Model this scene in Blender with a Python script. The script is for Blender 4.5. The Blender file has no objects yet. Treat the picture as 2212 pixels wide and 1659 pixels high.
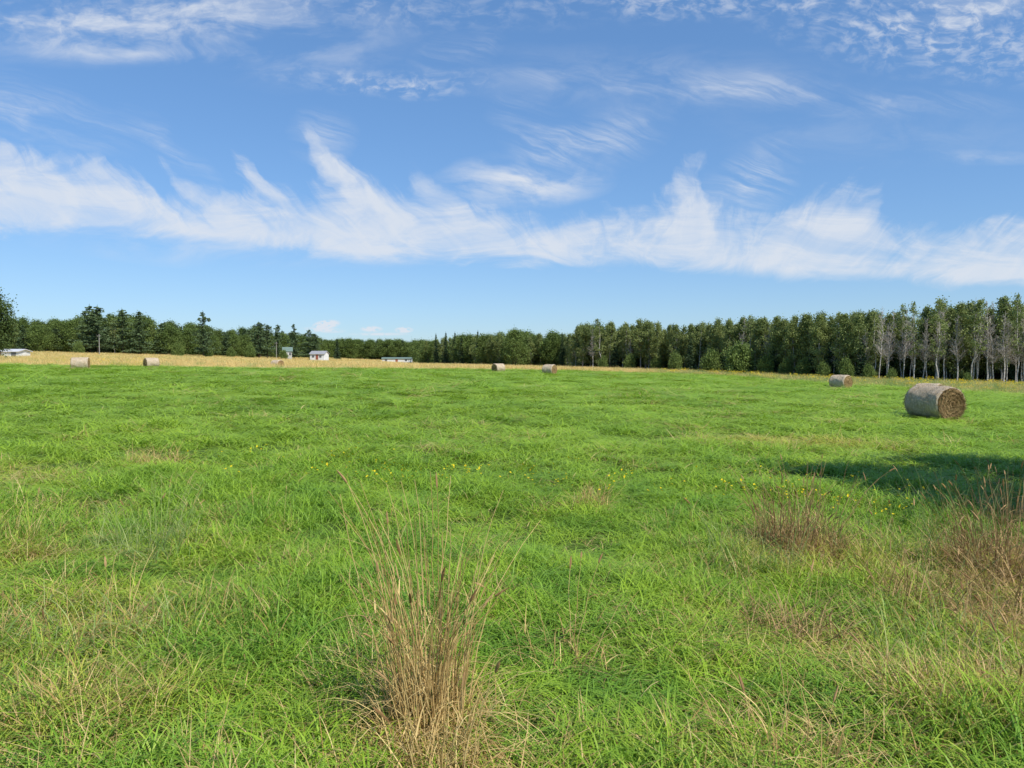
import bpy, math, random
import numpy as np
from mathutils import Vector
random.seed(7); rng=np.random.default_rng(11)
sc=bpy.context.scene
sc.view_settings.view_transform='Standard'; sc.view_settings.look='None'; sc.view_settings.exposure=0
CAMH=2.3
# ------------------------------------------------------------ terrain
def sstep(a,b,v):
    t=np.clip((v-a)/(b-a),0,1); return t*t*(3-2*t)
def hgt(x,y):
    x=np.asarray(x,float); y=np.asarray(y,float)
    d=np.sqrt(x*x+y*y)
    z=-0.022*400*np.tanh(x/400)
    z=z-1.6*sstep(120,260,y)*np.exp(-((x+20)/70)**2)
    f=1/(1+(d/40)**2)
    z=z+f*(0.05*np.sin(x*1.1+1)*np.cos(y*.9)+0.03*np.sin(x*2.3+y*1.7)+0.05*np.sin(y*.45+x*.2))
    return z
BT=np.array([-.9,-.674,-.49,-.31,-.125,.05,.20,.277,.433,.56,.674,.9])
BD=np.array([75,85,90,96,112,124,120,111,80,70,63,52])
def dfield(t): return np.interp(t,BT,BD)
# skyline profile : bearing tangent, distance, elevation tangent of tops
PR=[(-.80,235,.047),(-.674,240,.0475),(-.626,240,.0488),(-.583,245,.0475),(-.546,245,.0585),(-.491,248,.0524),(-.455,250,.0463),(-.43,255,.0427),
(-.382,262,.0345),(-.333,270,.0384),(-.284,300,.0285),(-.248,350,.0215),(-.187,360,.0205),(-.126,330,.0195),(-.115,240,.020),(-.095,225,.0244),(-.065,205,.028),
(-.034,190,.0311),(.0085,185,.0323),(.033,185,.030),(.079,180,.031),(.088,160,.044),(.118,155,.0485),(.143,155,.0433),(.179,150,.0455),(.204,145,.0405),
(.24,140,.0415),(.277,134,.0476),(.301,128,.0530),(.362,116,.0530),(.423,106,.0570),(.454,103,.0628),(.484,100,.0677),(.545,97,.0732),(.612,95,.0829),(.69,92,.075),(.82,88,.075)]
PR=np.array(PR)
def dtree(t): return np.interp(t,PR[:,0],PR[:,1])
def etree(t): return np.interp(t,PR[:,0],PR[:,2])

# ------------------------------------------------------------ helpers
def new_mat(name):
    m=bpy.data.materials.new(name); m.use_nodes=True
    nt=m.node_tree; nt.nodes.clear(); return m,nt
def nd(nt,t,**k):
    n=nt.nodes.new(t)
    for a,b in k.items(): setattr(n,a,b)
    return n
def setin(nt,sock,v):
    if isinstance(v,bpy.types.NodeSocket): nt.links.new(v,sock)
    else: sock.default_value=v
def M(nt,op,a,b=0.0,c=0.0,clamp=False):
    n=nd(nt,'ShaderNodeMath',operation=op,use_clamp=clamp)
    setin(nt,n.inputs[0],a)
    if len(n.inputs)>1: setin(nt,n.inputs[1],b)
    if len(n.inputs)>2: setin(nt,n.inputs[2],c)
    return n.outputs[0]
def MR(nt,v,a,b,c=0.0,d=1.0,smooth=True):
    n=nd(nt,'ShaderNodeMapRange'); n.interpolation_type='SMOOTHSTEP' if smooth else 'LINEAR'
    setin(nt,n.inputs[0],v)
    for i,q in enumerate((a,b,c,d)): setin(nt,n.inputs[i+1],q)
    return n.outputs[0]
def MIX(nt,f,a,b,mode='MIX'):
    n=nd(nt,'ShaderNodeMix',data_type='RGBA',blend_type=mode)
    setin(nt,n.inputs[0],f)
    for s,v in ((n.inputs[6],a),(n.inputs[7],b)):
        if isinstance(v,tuple): v=(*v,1) if len(v)==3 else v
        setin(nt,s,v)
    return n.outputs[2]
def NOISE(nt,vec,scale,detail=4,rough=.55,dist=0):
    n=nd(nt,'ShaderNodeTexNoise'); 
    if vec is not None: nt.links.new(vec,n.inputs['Vector'])
    n.inputs['Scale'].default_value=scale; n.inputs['Detail'].default_value=detail
    n.inputs['Roughness'].default_value=rough; n.inputs['Distortion'].default_value=dist
    return n.outputs[0]
def ATTR(nt,name,typ='GEOMETRY'):
    n=nd(nt,'ShaderNodeAttribute',attribute_name=name,attribute_type=typ); return n.outputs['Fac']
def POS(nt): return nd(nt,'ShaderNodeNewGeometry').outputs['Position']
def finish(nt,col,rough=.8,spec=.2,trans=0,bump=None,bs=.3,bd=.02):
    out=nd(nt,'ShaderNodeOutputMaterial'); p=nd(nt,'ShaderNodeBsdfPrincipled')
    if isinstance(col,tuple): col=(*col,1)
    setin(nt,p.inputs['Base Color'],col); p.inputs['Roughness'].default_value=rough
    p.inputs['Specular IOR Level'].default_value=spec
    if bump is not None:
        b=nd(nt,'ShaderNodeBump'); b.inputs['Strength'].default_value=bs; b.inputs['Distance'].default_value=bd
        nt.links.new(bump,b.inputs['Height']); nt.links.new(b.outputs[0],p.inputs['Normal'])
    if trans>0:
        t=nd(nt,'ShaderNodeBsdfTranslucent'); setin(nt,t.inputs[0],col)
        mx=nd(nt,'ShaderNodeMixShader'); mx.inputs[0].default_value=trans
        nt.links.new(p.outputs[0],mx.inputs[1]); nt.links.new(t.outputs[0],mx.inputs[2]); nt.links.new(mx.outputs[0],out.inputs[0])
    else: nt.links.new(p.outputs[0],out.inputs[0])

def mesh_from(name,V,F,tint=None,mats=(),fm=None,smooth=False):
    me=bpy.data.meshes.new(name)
    me.from_pydata(np.asarray(V).tolist() if not isinstance(V,list) else V,[],F.tolist() if hasattr(F,'tolist') else F)
    if tint is not None:
        a=me.attributes.new('tint','FLOAT','POINT'); a.data.foreach_set('value',np.asarray(tint,np.float32))
    for m in mats: me.materials.append(m)
    if fm is not None: me.polygons.foreach_set('material_index',np.asarray(fm,np.int32))
    if smooth: me.polygons.foreach_set('use_smooth',[True]*len(me.polygons))
    me.update(); return me
def add(name,data,parent=None,loc=None,**props):
    o=bpy.data.objects.new(name,data); sc.collection.objects.link(o)
    if parent is not None: o.parent=parent
    if loc is not None: o.location=loc
    for k,v in props.items(): o[k]=v
    return o
class Acc:
    def __init__(s): s.V=[];s.F=[];s.T=[];s.M=[];s.n=0
    def add(s,V,F,T=0.5,m=0):
        V=np.asarray(V,float).reshape(-1,3); F=[[int(i)+s.n for i in f] for f in F]
        s.V.append(V); s.F+=F; s.M+=[m]*len(F)
        s.T.append(np.broadcast_to(np.asarray(T,float),(len(V),))); s.n+=len(V)
    def mesh(s,name,mats,smooth=False):
        return mesh_from(name,np.concatenate(s.V),s.F,np.concatenate(s.T),mats,s.M,smooth)
def tube(acc,P,R,sides=6,T=.5,m=0):
    P=np.asarray(P,float); n=len(P); R=np.broadcast_to(R,(n,))
    d=np.gradient(P,axis=0); d/=np.linalg.norm(d,axis=1)[:,None]+1e-9
    up=np.where(np.abs(d[:,2:3])>.9,np.array([[1.,0,0]]),np.array([[0,0,1.]]))
    a=np.cross(d,up); a/=np.linalg.norm(a,axis=1)[:,None]+1e-9; b=np.cross(d,a)
    an=np.arange(sides)/sides*2*math.pi
    V=P[:,None,:]+R[:,None,None]*(np.cos(an)[None,:,None]*a[:,None,:]+np.sin(an)[None,:,None]*b[:,None,:])
    F=[[i*sides+j,i*sides+(j+1)%sides,(i+1)*sides+(j+1)%sides,(i+1)*sides+j] for i in range(n-1) for j in range(sides)]
    F.append([(n-1)*sides+j for j in range(sides)])
    acc.add(V.reshape(-1,3),F,T,m)
def blades(acc,n,R,L,w,lean=(0,.5),curve=(.2,1.2),segs=4,tint=(0,1),straw=0.0,m=0,cx=0,cy=0):
    r=R*np.sqrt(rng.random(n)); a=rng.random(n)*2*math.pi
    bx=cx+r*np.cos(a); by=cy+r*np.sin(a)
    ph=rng.random(n)*2*math.pi; th0=rng.uniform(*lean,n); k=rng.uniform(*curve,n)
    Ln=rng.uniform(*L,n); W=w*rng.uniform(.6,1.3,n)
    T=rng.uniform(*tint,n); s=rng.random(n)<straw; T=np.where(s,2+rng.random(n),T)
    hx=np.zeros(n);hz=np.zeros(n); tw=rng.uniform(-.8,.8,n)
    rows=[]
    for i in range(segs+1):
        f=i/segs
        wd=W*(1-f)**.6*.5 if i<segs else W*.04
        dx=-np.sin(ph+tw);dy=np.cos(ph+tw)
        px=bx+hx*np.cos(ph);py=by+hx*np.sin(ph)
        rows.append(np.stack([px-dx*wd,py-dy*wd,hz],1)); rows.append(np.stack([px+dx*wd,py+dy*wd,hz],1))
        th=th0+k*(f+.5/segs); hx=hx+np.sin(th)*Ln/segs; hz=hz+np.cos(th)*Ln/segs
    V=np.stack(rows,1); c=2*(segs+1)
    F=[[b*c+2*i,b*c+2*i+1,b*c+2*i+3,b*c+2*i+2] for b in range(n) for i in range(segs)]
    acc.add(V.reshape(-1,3),F,np.repeat(T,c),m)
def seedhead(acc,p,dirv,L,r,T=.5,m=0):
    p=np.array(p);d=np.array(dirv)/np.linalg.norm(dirv)
    s=np.linspace(0,1,7); P=p[None]+d[None]*s[:,None]*L; P[:,2]-=.15*L*s**2
    tube(acc,P,r*np.array([.3,.9,1,.95,.8,.5,.1])*rng.uniform(.85,1.15,7),5,T,m)

# ------------------------------------------------------------ materials
def grass_material():
    m,nt=new_mat('grass_blade'); t=ATTR(nt,'tint'); dry=ATTR(nt,'dry','INSTANCER'); p=POS(nt)
    ln=nd(nt,'ShaderNodeVectorMath',operation='LENGTH'); nt.links.new(p,ln.inputs[0]); D_=ln.outputs['Value']
    n1=NOISE(nt,p,.16,2); n2=NOISE(nt,p,1.1,2); rnd=nd(nt,'ShaderNodeObjectInfo').outputs['Random']
    g=MIX(nt,MR(nt,n1,.30,.62),(.255,.43,.024),(.37,.53,.038))
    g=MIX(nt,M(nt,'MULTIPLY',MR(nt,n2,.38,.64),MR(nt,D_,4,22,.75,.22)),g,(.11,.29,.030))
    g=MIX(nt,M(nt,'MULTIPLY',M(nt,'MINIMUM',t,1.0),.5),g,(.43,.63,.080))
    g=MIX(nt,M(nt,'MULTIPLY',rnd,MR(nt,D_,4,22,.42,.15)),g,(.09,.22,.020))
    dd=M(nt,'ADD',dry,M(nt,'MULTIPLY',M(nt,'SUBTRACT',t,.5),.6))
    dd=M(nt,'MULTIPLY',MR(nt,dd,.15,.95),MR(nt,dry,0.02,.12))
    g=MIX(nt,dd,g,(.60,.57,.10))
    isst=M(nt,'GREATER_THAN',t,1.5)
    st=MIX(nt,M(nt,'SUBTRACT',t,2.0,clamp=True),(.40,.25,.08),(.84,.66,.29))
    g=MIX(nt,isst,g,st)
    finish(nt,g,.5,.3,.27); return m
GR=grass_material()
def straw_material(name,a,b,c):
    m,nt=new_mat(name); t=ATTR(nt,'tint'); p=POS(nt)
    q=M(nt,'MULTIPLY',t,1.0,clamp=True); col=MIX(nt,q,a,b)
    col=MIX(nt,MR(nt,NOISE(nt,p,.09,3),.5,.68,0,.6),col,c)
    finish(nt,col,.7,.15,.25); return m
GOLD=straw_material('golden_grass',(.60,.43,.15),(.88,.70,.31),(.56,.50,.14))
DRY=straw_material('dry_stalk',(.38,.24,.08),(.86,.65,.28),(.70,.49,.19))
BRN=straw_material('brown_weed',(.20,.12,.05),(.66,.46,.21),(.36,.23,.10))
SEED=straw_material('seed_head',(.30,.17,.07),(.60,.40,.18),(.42,.27,.12))
REED=straw_material('reed_blade',(.15,.27,.06),(.46,.50,.19),(.26,.36,.09))
YEL,nt=new_mat('yellow_petal'); finish(nt,(.85,.66,.03),.6,.1,.2)
RODM,nt=new_mat('goldenrod_plume'); finish(nt,(.66,.55,.07),.8,.1,.2)
# ground
m,nt=new_mat('field_ground'); p=POS(nt); dry=ATTR(nt,'dry')
a=MIX(nt,NOISE(nt,p,1.2,6),(.040,.070,.014),(.11,.17,.03))
b=MIX(nt,NOISE(nt,p,.8,8,.7),(.36,.28,.10),(.66,.54,.24))
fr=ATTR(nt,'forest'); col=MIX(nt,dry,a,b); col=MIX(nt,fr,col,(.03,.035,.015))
far=MIX(nt,NOISE(nt,p,.25,8,.7),(.17,.27,.022),(.21,.32,.034))
ln=nd(nt,'ShaderNodeVectorMath',operation='LENGTH'); nt.links.new(p,ln.inputs[0])
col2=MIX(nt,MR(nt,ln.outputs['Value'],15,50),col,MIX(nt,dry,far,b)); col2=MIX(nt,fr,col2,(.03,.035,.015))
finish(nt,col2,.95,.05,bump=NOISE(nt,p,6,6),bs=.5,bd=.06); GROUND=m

# ------------------------------------------------------------ ground sheet
def axis(n,mx,p=3.2):
    u=np.linspace(-1,1,n); return np.sign(u)*np.abs(u)**p*mx+u*60
gx=axis(281,2600); gy=axis(281,3400)
X,Y=np.meshgrid(gx,gy); Z=hgt(X,Y)
V=np.stack([X,Y,Z],-1).reshape(-1,3); nx=len(gx)
I=np.arange((nx-1)*(nx-1)); r,c=I//(nx-1),I%(nx-1); q=r*nx+c
F=np.stack([q,q+1,q+nx+1,q+nx],1)
me=mesh_from('ground',V,F,mats=(GROUND,),smooth=True)
Tt=np.where(Y>1,X/np.maximum(Y,1),np.sign(X)*5); dist=Y
db=dfield(Tt); dt=dtree(Tt)
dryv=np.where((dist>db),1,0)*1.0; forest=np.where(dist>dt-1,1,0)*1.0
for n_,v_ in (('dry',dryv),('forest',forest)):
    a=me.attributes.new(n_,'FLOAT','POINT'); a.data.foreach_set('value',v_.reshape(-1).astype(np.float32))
add('ground',me,kind='structure',label='green hay field with a straw coloured uncut margin',category='field')

# ------------------------------------------------------------ scatter via geometry nodes
def source(objs,name):
    c=bpy.data.collections.new(name)
    for i,me in enumerate(objs):
        o=bpy.data.objects.new('%s_%02d'%(name,i),me); c.objects.link(o)
    return c
def scatter(name,P,scl,idx,dry,coll,**props):
    n=len(P); me=bpy.data.meshes.new(name); me.vertices.add(n); me.vertices.foreach_set('co',P.reshape(-1).astype(np.float32))
    a=me.attributes.new('scl','FLOAT_VECTOR','POINT'); a.data.foreach_set('vector',scl.reshape(-1).astype(np.float32))
    rot=np.stack([rng.normal(0,.08,n),rng.normal(0,.08,n),rng.random(n)*6.283],1)
    a=me.attributes.new('rot','FLOAT_VECTOR','POINT'); a.data.foreach_set('vector',rot.reshape(-1).astype(np.float32))
    a=me.attributes.new('idx','INT','POINT'); a.data.foreach_set('value',idx.astype(np.int32))
    a=me.attributes.new('dry','FLOAT','POINT'); a.data.foreach_set('value',dry.astype(np.float32))
    o=add(name,me,**props)
    ng=bpy.data.node_groups.new(name+'_nodes','GeometryNodeTree')
    ng.interface.new_socket(name='Geometry',in_out='INPUT',socket_type='NodeSocketGeometry')
    ng.interface.new_socket(name='Geometry',in_out='OUTPUT',socket_type='NodeSocketGeometry')
    gi=ng.nodes.new('NodeGroupInput');go=ng.nodes.new('NodeGroupOutput')
    ip=ng.nodes.new('GeometryNodeInstanceOnPoints'); ci=ng.nodes.new('GeometryNodeCollectionInfo')
    ci.inputs['Collection'].default_value=coll; ci.inputs['Separate Children'].default_value=True
    ip.inputs['Pick Instance'].default_value=True
    def na(nm,t):
        x=ng.nodes.new('GeometryNodeInputNamedAttribute'); x.data_type=t; x.inputs['Name'].default_value=nm
        return [s for s in x.outputs if s.enabled and s.name=='Attribute'][0]
    ng.links.new(gi.outputs[0],ip.inputs['Points']); ng.links.new(ci.outputs[0],ip.inputs['Instance'])
    ng.links.new(na('idx','INT'),ip.inputs['Instance Index'])
    ng.links.new(na('rot','FLOAT_VECTOR'),ip.inputs['Rotation']); ng.links.new(na('scl','FLOAT_VECTOR'),ip.inputs['Scale'])
    ng.links.new(ip.outputs[0],go.inputs[0])
    md=o.modifiers.new('scatter','NODES'); md.node_group=ng
    return o
def clump(fn,mats,name):
    a=Acc(); fn(a); return a.mesh(name,mats)

# dry patches: x,y,rx,ry,amount
PATCH=[(-.5,4.4,.5,.6,.7),(1.3,3.8,.9,.5,.4),(2.4,6.0,.9,.9,.5),(3.5,8.8,1.1,1.1,.75),(5.4,8.3,1.5,1.5,.8),(3.6,5.0,1.3,.9,.6),(4.5,6.6,1.2,1.1,.7),(2.3,4.4,.8,.6,.4),
(8.0,21.5,3.2,1.4,.8),(5.5,24,1.2,.8,.5),(-7.2,15.2,.7,.5,.7),(-4.0,8.2,1.0,.8,.35),(-3.3,6.0,1.2,1.3,.5),(-9,13.2,1.3,1.5,.5),(-2.6,4.5,1.1,.8,.5),(-5.5,8.0,1.4,1.4,.4),
(1.2,11.7,.4,.4,.5),(-1.0,5.4,.4,.5,.3),(1.6,7.9,.5,.4,.4),(6.5,39,2,.7,.45),(-5.5,21,.7,.4,.4),(-6,10.5,1.2,.9,.3),(-20,60,5,1.4,.25),(10,55,4,1.2,.25),(-1.6,17.5,.5,.3,.4),(14,29,3,1,.3)]
def dryness(x,y):
    d=np.zeros_like(x)
    for a,b,rx,ry,s in PATCH: d=np.maximum(d,s*np.exp(-(((x-a)/rx)**2+((y-b)/ry)**2)))
    return d
green=[]
for i in range(7):
    green.append(clump(lambda a:(blades(a,32,.2,(.16,.36),.011,(.1,.8),(.6,2.3),straw=.02),blades(a,22,.18,(.30,.52),.012,(.0,.5),(1.4,3.0),segs=6),blades(a,14,.2,(.1,.22),.010,(.3,1.1),(.3,1.2),straw=.1)),(GR,),'green_clump'))
mixed=[]
for i in range(4):
    mixed.append(clump(lambda a:(blades(a,38,.22,(.15,.42),.010,(.1,.7),(.4,2.2),straw=.15),blades(a,24,.28,(.2,.5),.008,(.6,1.5),(-.2,1.4),straw=1)),(GR,),'mixed_clump'))
tall=[]
for i in range(3):
    def f(a):
        blades(a,22,.15,(.3,.6),.008,(0,.4),(.2,1.3),straw=.3)
        for k in range(2):
            L=rng.uniform(.4,.7);ph=rng.random()*6.28;ln=rng.uniform(.05,.35)
            s=np.linspace(0,1,6); P=np.stack([np.cos(ph)*ln*L*s**1.6,np.sin(ph)*ln*L*s**1.6,L*s],1)+np.array([rng.normal(0,.05),rng.normal(0,.05),0])
            tube(a,P,.0016,3,2.8); seedhead(a,P[-1],P[-1]-P[-2],rng.uniform(.06,.11),.005,2.4)
    tall.append(clump(f,(GR,),'tall_clump'))
gcol=source(green+mixed+tall,'grass_source')
pts=[]
K=40
for lo,hi in [(2.4,5),(5,9),(9,14),(14,22),(22,35),(35,55),(55,85),(85,128)]:
    mid=(lo+hi)/2; s=max(1,min(7,mid/8)); 
    area=.5*(hi*hi-lo*lo)*1.62+ (hi-lo)*3; n=int(area*K*(1.0 if hi<15 else .85)/(s*s))
    y=np.sqrt(rng.random(n)*(hi*hi-lo*lo)+lo*lo); w=.81*y+1.5; x=rng.uniform(-1,1,n)*w
    sx=np.clip(y/9.5,1,5)
    ok=y<dfield(x/y)+rng.normal(0,1.2,n)
    pts.append(np.stack([x,y,sx],1)[ok])
pts=np.concatenate(pts); x,y,sx=pts.T; n=len(x)
dr=dryness(x,y)*rng.uniform(.6,1.2,n)+rng.uniform(0,.05,n)
hn=.35*np.sin(x*.9+2*np.sin(y*.5))*np.sin(y*.8+x*.3)+.25*np.sin(x*2.7+y*1.3)*np.sin(y*2.1-x*.6)
hn=.84+hn*np.interp(y,[10,35],[1.3,.15])
hz=np.clip(hn,.35,1.45)*rng.uniform(.75,1.2,n)*np.interp(y,[4,12,30,120],[.95,.95,.72,.62])
idx=rng.integers(0,7,n)
u=rng.random(n); fr=np.interp(y,[4,10,20],[.11,.05,.02])
idx=np.where(u<dr*.85+fr,7+rng.integers(0,4,n),idx)
u=rng.random(n); idx=np.where(u<np.where(y<12,.001+.06*dr,.15*dr*(y>12)*(sx<2.5)*.3),11+rng.integers(0,3,n),idx)
P=np.stack([x,y,hgt(x,y)-.01],1); scl=np.stack([sx,sx,hz],1)
scatter('field_grass',P,scl,idx,dr,gcol,kind='stuff',label='thick bright green hay field grass with dry straw mixed in',category='grass')
print('grass',n)
# golden margin
gold=[]
for i in range(4):
    gold.append(clump(lambda a:blades(a,60,.5,(.35,.8),.014,(0,.4),(.0,.6),segs=3,tint=(0,1)),(GOLD,),'golden_clump'))
wg=[]
for i in range(3):
    wg.append(clump(lambda a:blades(a,60,.5,(.35,.8),.016,(0,.5),(.0,.9),segs=3,tint=(0,1)),(REED,),'weedy_clump'))
def rodc(a):
    blades(a,40,.45,(.3,.7),.014,(0,.4),(0,.5),tint=(0,.6),m=0)
    for k in range(9):
        px_,py_=rng.normal(0,.3,2); h=rng.uniform(.5,.75)
        for j in range(5):
            c_=np.array([px_,py_,h])+rng.normal(0,.04,3); s=.027
            o_=rng.normal(0,1,(4,3))*s; a.add(c_+o_,[[0,1,2,3]],.5,1)
rod=[clump(rodc,(REED,RODM if i else YEL),'goldenrod_clump') for i in range(3)]
gc=source(gold+wg+rod,'margin_source')
n=24000; t=rng.uniform(-.8,.8,n); lo=dfield(t)-.5; hi=dtree(t)+3; hi=np.minimum(hi,330)
y=np.sqrt(rng.random(n)*(hi**2-lo**2)+lo**2)*1.0
keep=rng.random(n)<np.clip((hi-lo)/120,.25,1); t=t[keep];y=y[keep];lo=lo[keep];hi=hi[keep]; n=len(t); x=t*y
sx=np.clip(y/70,1,3.2); idx=rng.integers(0,4,n)
right=sstep(.12,.3,t); u=rng.random(n); idx=np.where(u<.10+right*.65,4+rng.integers(0,3,n),idx)
u=rng.random(n); pr=np.where(t>.2,.15,.0)+np.where((t<-.4)&(y<130),.02,0); idx=np.where(u<pr,7+rng.integers(0,3,n),idx)
hz=rng.uniform(.6,1.1,n)*np.where(y-lo<3,.7,1)
P=np.stack([x,y,hgt(x,y)-.02],1)
scatter('margin_grass',P,np.stack([sx,sx,hz],1),idx,np.ones(n),gc,kind='stuff',label='uncut golden dry grass and goldenrod along the field edge',category='grass')
# yellow flowers
def flw(a):
    for k in range(4):
        px_,py_=rng.normal(0,.13,2); h=rng.uniform(.30,.44); tube(a,[[px_,py_,0],[px_+.02,py_,h*.5],[px_+rng.normal(0,.03),py_,h]],.0018,3,.5,0)
        top=a.V[-1][-1]; an=np.arange(8)/8*6.283; rr=.016*rng.uniform(.8,1.2)*(1+.2*np.cos(an*4))
        tl=rng.normal(0,.35,2)-np.array([0,.3])
        ring=np.stack([top[0]+rr*np.cos(an),top[1]+rr*np.sin(an),top[2]+rr*(np.cos(an)*tl[0]+np.sin(an)*tl[1])+.006],1)
        a.add(np.vstack([ring,[top-[0,0,.004]]]),[[j,(j+1)%8,8] for j in range(8)],.5,1)
fl=source([clump(flw,(GR,YEL),'flower_clump') for i in range(3)],'flower_source')
FP=[]
for cx,cy,rx,ry,k in [(-2.2,12.9,1.4,.5,16),(-.4,12.6,1.0,.4,9),(1.8,12.3,1.3,.5,12),(4.3,11.6,.9,.6,19),(5.3,11.0,1.0,.5,10),(-3.6,14.5,1.6,.7,10),(2,14,2,1,3)]:
    for _ in range(k): FP.append((rng.normal(cx,rx),rng.normal(cy,ry)))
FP=np.array(FP); n=len(FP); P=np.stack([FP[:,0],FP[:,1],hgt(FP[:,0],FP[:,1])],1)
scatter('yellow_wildflowers',P,np.ones((n,3)),rng.integers(0,3,n),np.zeros(n),fl,kind='stuff',label='small yellow wildflowers dotted through the green grass',category='wildflowers')

# ------------------------------------------------------------ tufts (things)
def tuft(name,x,y,nst,H,R,lean,nleaf,nseed,label,category,stemmat=DRY,leafmat=DRY,leafL=(.3,.7),sw=.0026,lw=.009,flat=0):
    e=add(name,None,loc=(x,y,float(hgt(x,y))-.02)); e['label']=label; e['category']=category
    A=Acc();B=Acc();C=Acc()
    for i in range(nst):
        ph=rng.random()*6.283; r=R*math.sqrt(rng.random()); L=rng.uniform(*H) if i%3 else rng.uniform(H[0],(H[0]+H[1])/2); ln=abs(rng.normal(0,lean)); bend=rng.uniform(0,.3)
        s=np.linspace(0,1,9); hx=L*(ln*s+bend*s**3)
        P_=np.stack([r*math.cos(ph)+hx*math.cos(ph+.4),r*math.sin(ph)+hx*math.sin(ph+.4),L*s*(1-.25*ln)-L*.15*bend*s**4],1)
        P_[:,:2]+=rng.normal(0,.008,(9,2)).cumsum(0)
        tube(A,P_,sw*np.linspace(1.3,.5,9),4,rng.random())
        if i%3 and len(C.V)<nseed: seedhead(C,P_[-1]-.2*(P_[-1]-P_[-2]),P_[-1]-P_[-2],rng.uniform(.08,.17),rng.uniform(.006,.009),rng.random())
        for _ in range(2):
            if rng.random()<.5:
                j=rng.integers(1,7); p0=P_[j]
                blades(B,1,.001,(.12,.35),lw,(.3,1.3),(.3,1.9),segs=5); B.V[-1]=B.V[-1]+p0
    blades(B,nleaf,R*1.3,leafL,lw,(0,.8),(.8,2.8),segs=6)
    if flat: blades(B,flat,R*2.6,(.2,.55),lw,(1.0,1.5),(-.3,.5),segs=4); blades(B,flat//2,R*3,(.2,.4),lw,(.6,1.3),(.2,1.4),segs=4)
    add('stems',A.mesh('stems',(stemmat,)),e,kind='stuff')
    add('leaves',B.mesh('leaves',(leafmat,)),e,kind='stuff')
    if nseed: add('seed_heads',C.mesh('seed_heads',(SEED,)),e,kind='stuff')
    return e
T1='brown withered weed clump bent over green grass'; T2='grey-green coarse grass clump with upright blades'; T3='low tangled brown dead grass clump beside green grass'
tuft('dry_grass_tuft',-.50,4.5,125,(.65,1.6),.22,.09,260,18,'tall dry straw tuft with drooping brown seed heads in grass','dry grass',leafL=(.35,.9),flat=130,sw=.0030)
tuft('dry_grass_tuft',-.38,3.95,36,(.4,.85),.20,.2,150,4,T3,'dry grass',flat=110)
tuft('dry_grass_tuft',3.5,9.2,130,(.6,1.25),.45,.2,620,18,'brown and grey-green weedy grass clump going to seed','weeds',stemmat=BRN,leafmat=BRN,leafL=(.4,.9),sw=.0034,lw=.012,flat=200)
tuft('reed_grass_tuft',2.7,8.3,30,(.5,1.0),.5,.2,160,4,T2,'weeds',stemmat=REED,leafmat=REED)
tuft('reed_grass_tuft',4.5,8.6,40,(.6,1.15),.7,.25,200,6,T2,'weeds',stemmat=REED,leafmat=REED)
tuft('dry_grass_tuft',5.6,8.5,130,(.6,1.2),.6,.25,620,20,T1,'dry grass',stemmat=BRN,leafmat=BRN,leafL=(.4,.9),sw=.0034,lw=.012,flat=200)
tuft('dry_grass_tuft',5.0,7.4,80,(.4,.9),.5,.35,420,12,T1,'dry grass',stemmat=BRN,leafmat=BRN,flat=160,lw=.011)
tuft('dry_grass_tuft',4.0,7.2,50,(.4,.8),.4,.4,300,8,T1,'dry grass',stemmat=BRN,leafmat=BRN,flat=160,lw=.011)
tuft('dry_grass_tuft',4.4,6.3,50,(.4,.8),.45,.4,300,10,T1,'dry grass',stemmat=DRY,leafmat=BRN,flat=160)
tuft('reed_grass_tuft',3.5,5.8,30,(.4,.8),.6,.3,200,4,T2,'weeds',stemmat=REED,leafmat=REED)
tuft('dry_grass_tuft',3.5,5.0,36,(.3,.6),.4,.45,280,8,T1,'dry grass',stemmat=DRY,leafmat=BRN,flat=200)
tuft('dry_grass_tuft',2.7,4.9,20,(.3,.55),.35,.45,180,3,T1,'dry grass',flat=140)
tuft('dry_grass_tuft',2.3,6.3,24,(.3,.6),.35,.45,200,4,T1,'dry grass',stemmat=BRN,leafmat=BRN,flat=140)
tuft('dry_grass_tuft',7.3,10.8,80,(.6,1.1),.7,.25,460,12,T1,'dry grass',stemmat=BRN,leafmat=BRN,lw=.012)
tuft('reed_grass_tuft',6.0,10.0,40,(.7,1.2),.7,.25,220,6,T2,'weeds',stemmat=REED,leafmat=REED)
tuft('reed_grass_tuft',-4.1,8.4,60,(.5,1.05),.5,.22,200,3,'pale grey-green reed-like grass clump in the field','weeds',stemmat=REED,leafmat=REED)
tuft('reed_grass_tuft',-3.3,5.6,30,(.3,.7),.6,.3,200,3,'yellowish coarse grass clump with fine stalks','weeds',stemmat=DRY,leafmat=REED,flat=100)
tuft('dry_grass_tuft',-7.2,15.2,30,(.3,.5),.4,.5,240,0,'small pale straw tuft flattened in green grass','dry grass')
tuft('dry_grass_tuft',1.2,11.8,30,(.3,.65),.25,.4,140,0,'small pale straw tuft flattened in green grass','dry grass')
tuft('dry_grass_tuft',.35,5.6,10,(.5,.8),.3,.35,40,4,'few brown foxtail seed heads leaning over grass','dry grass')
tuft('dry_grass_tuft',1.5,4.2,20,(.3,.6),.35,.5,140,2,T3,'dry grass',flat=100)

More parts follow.
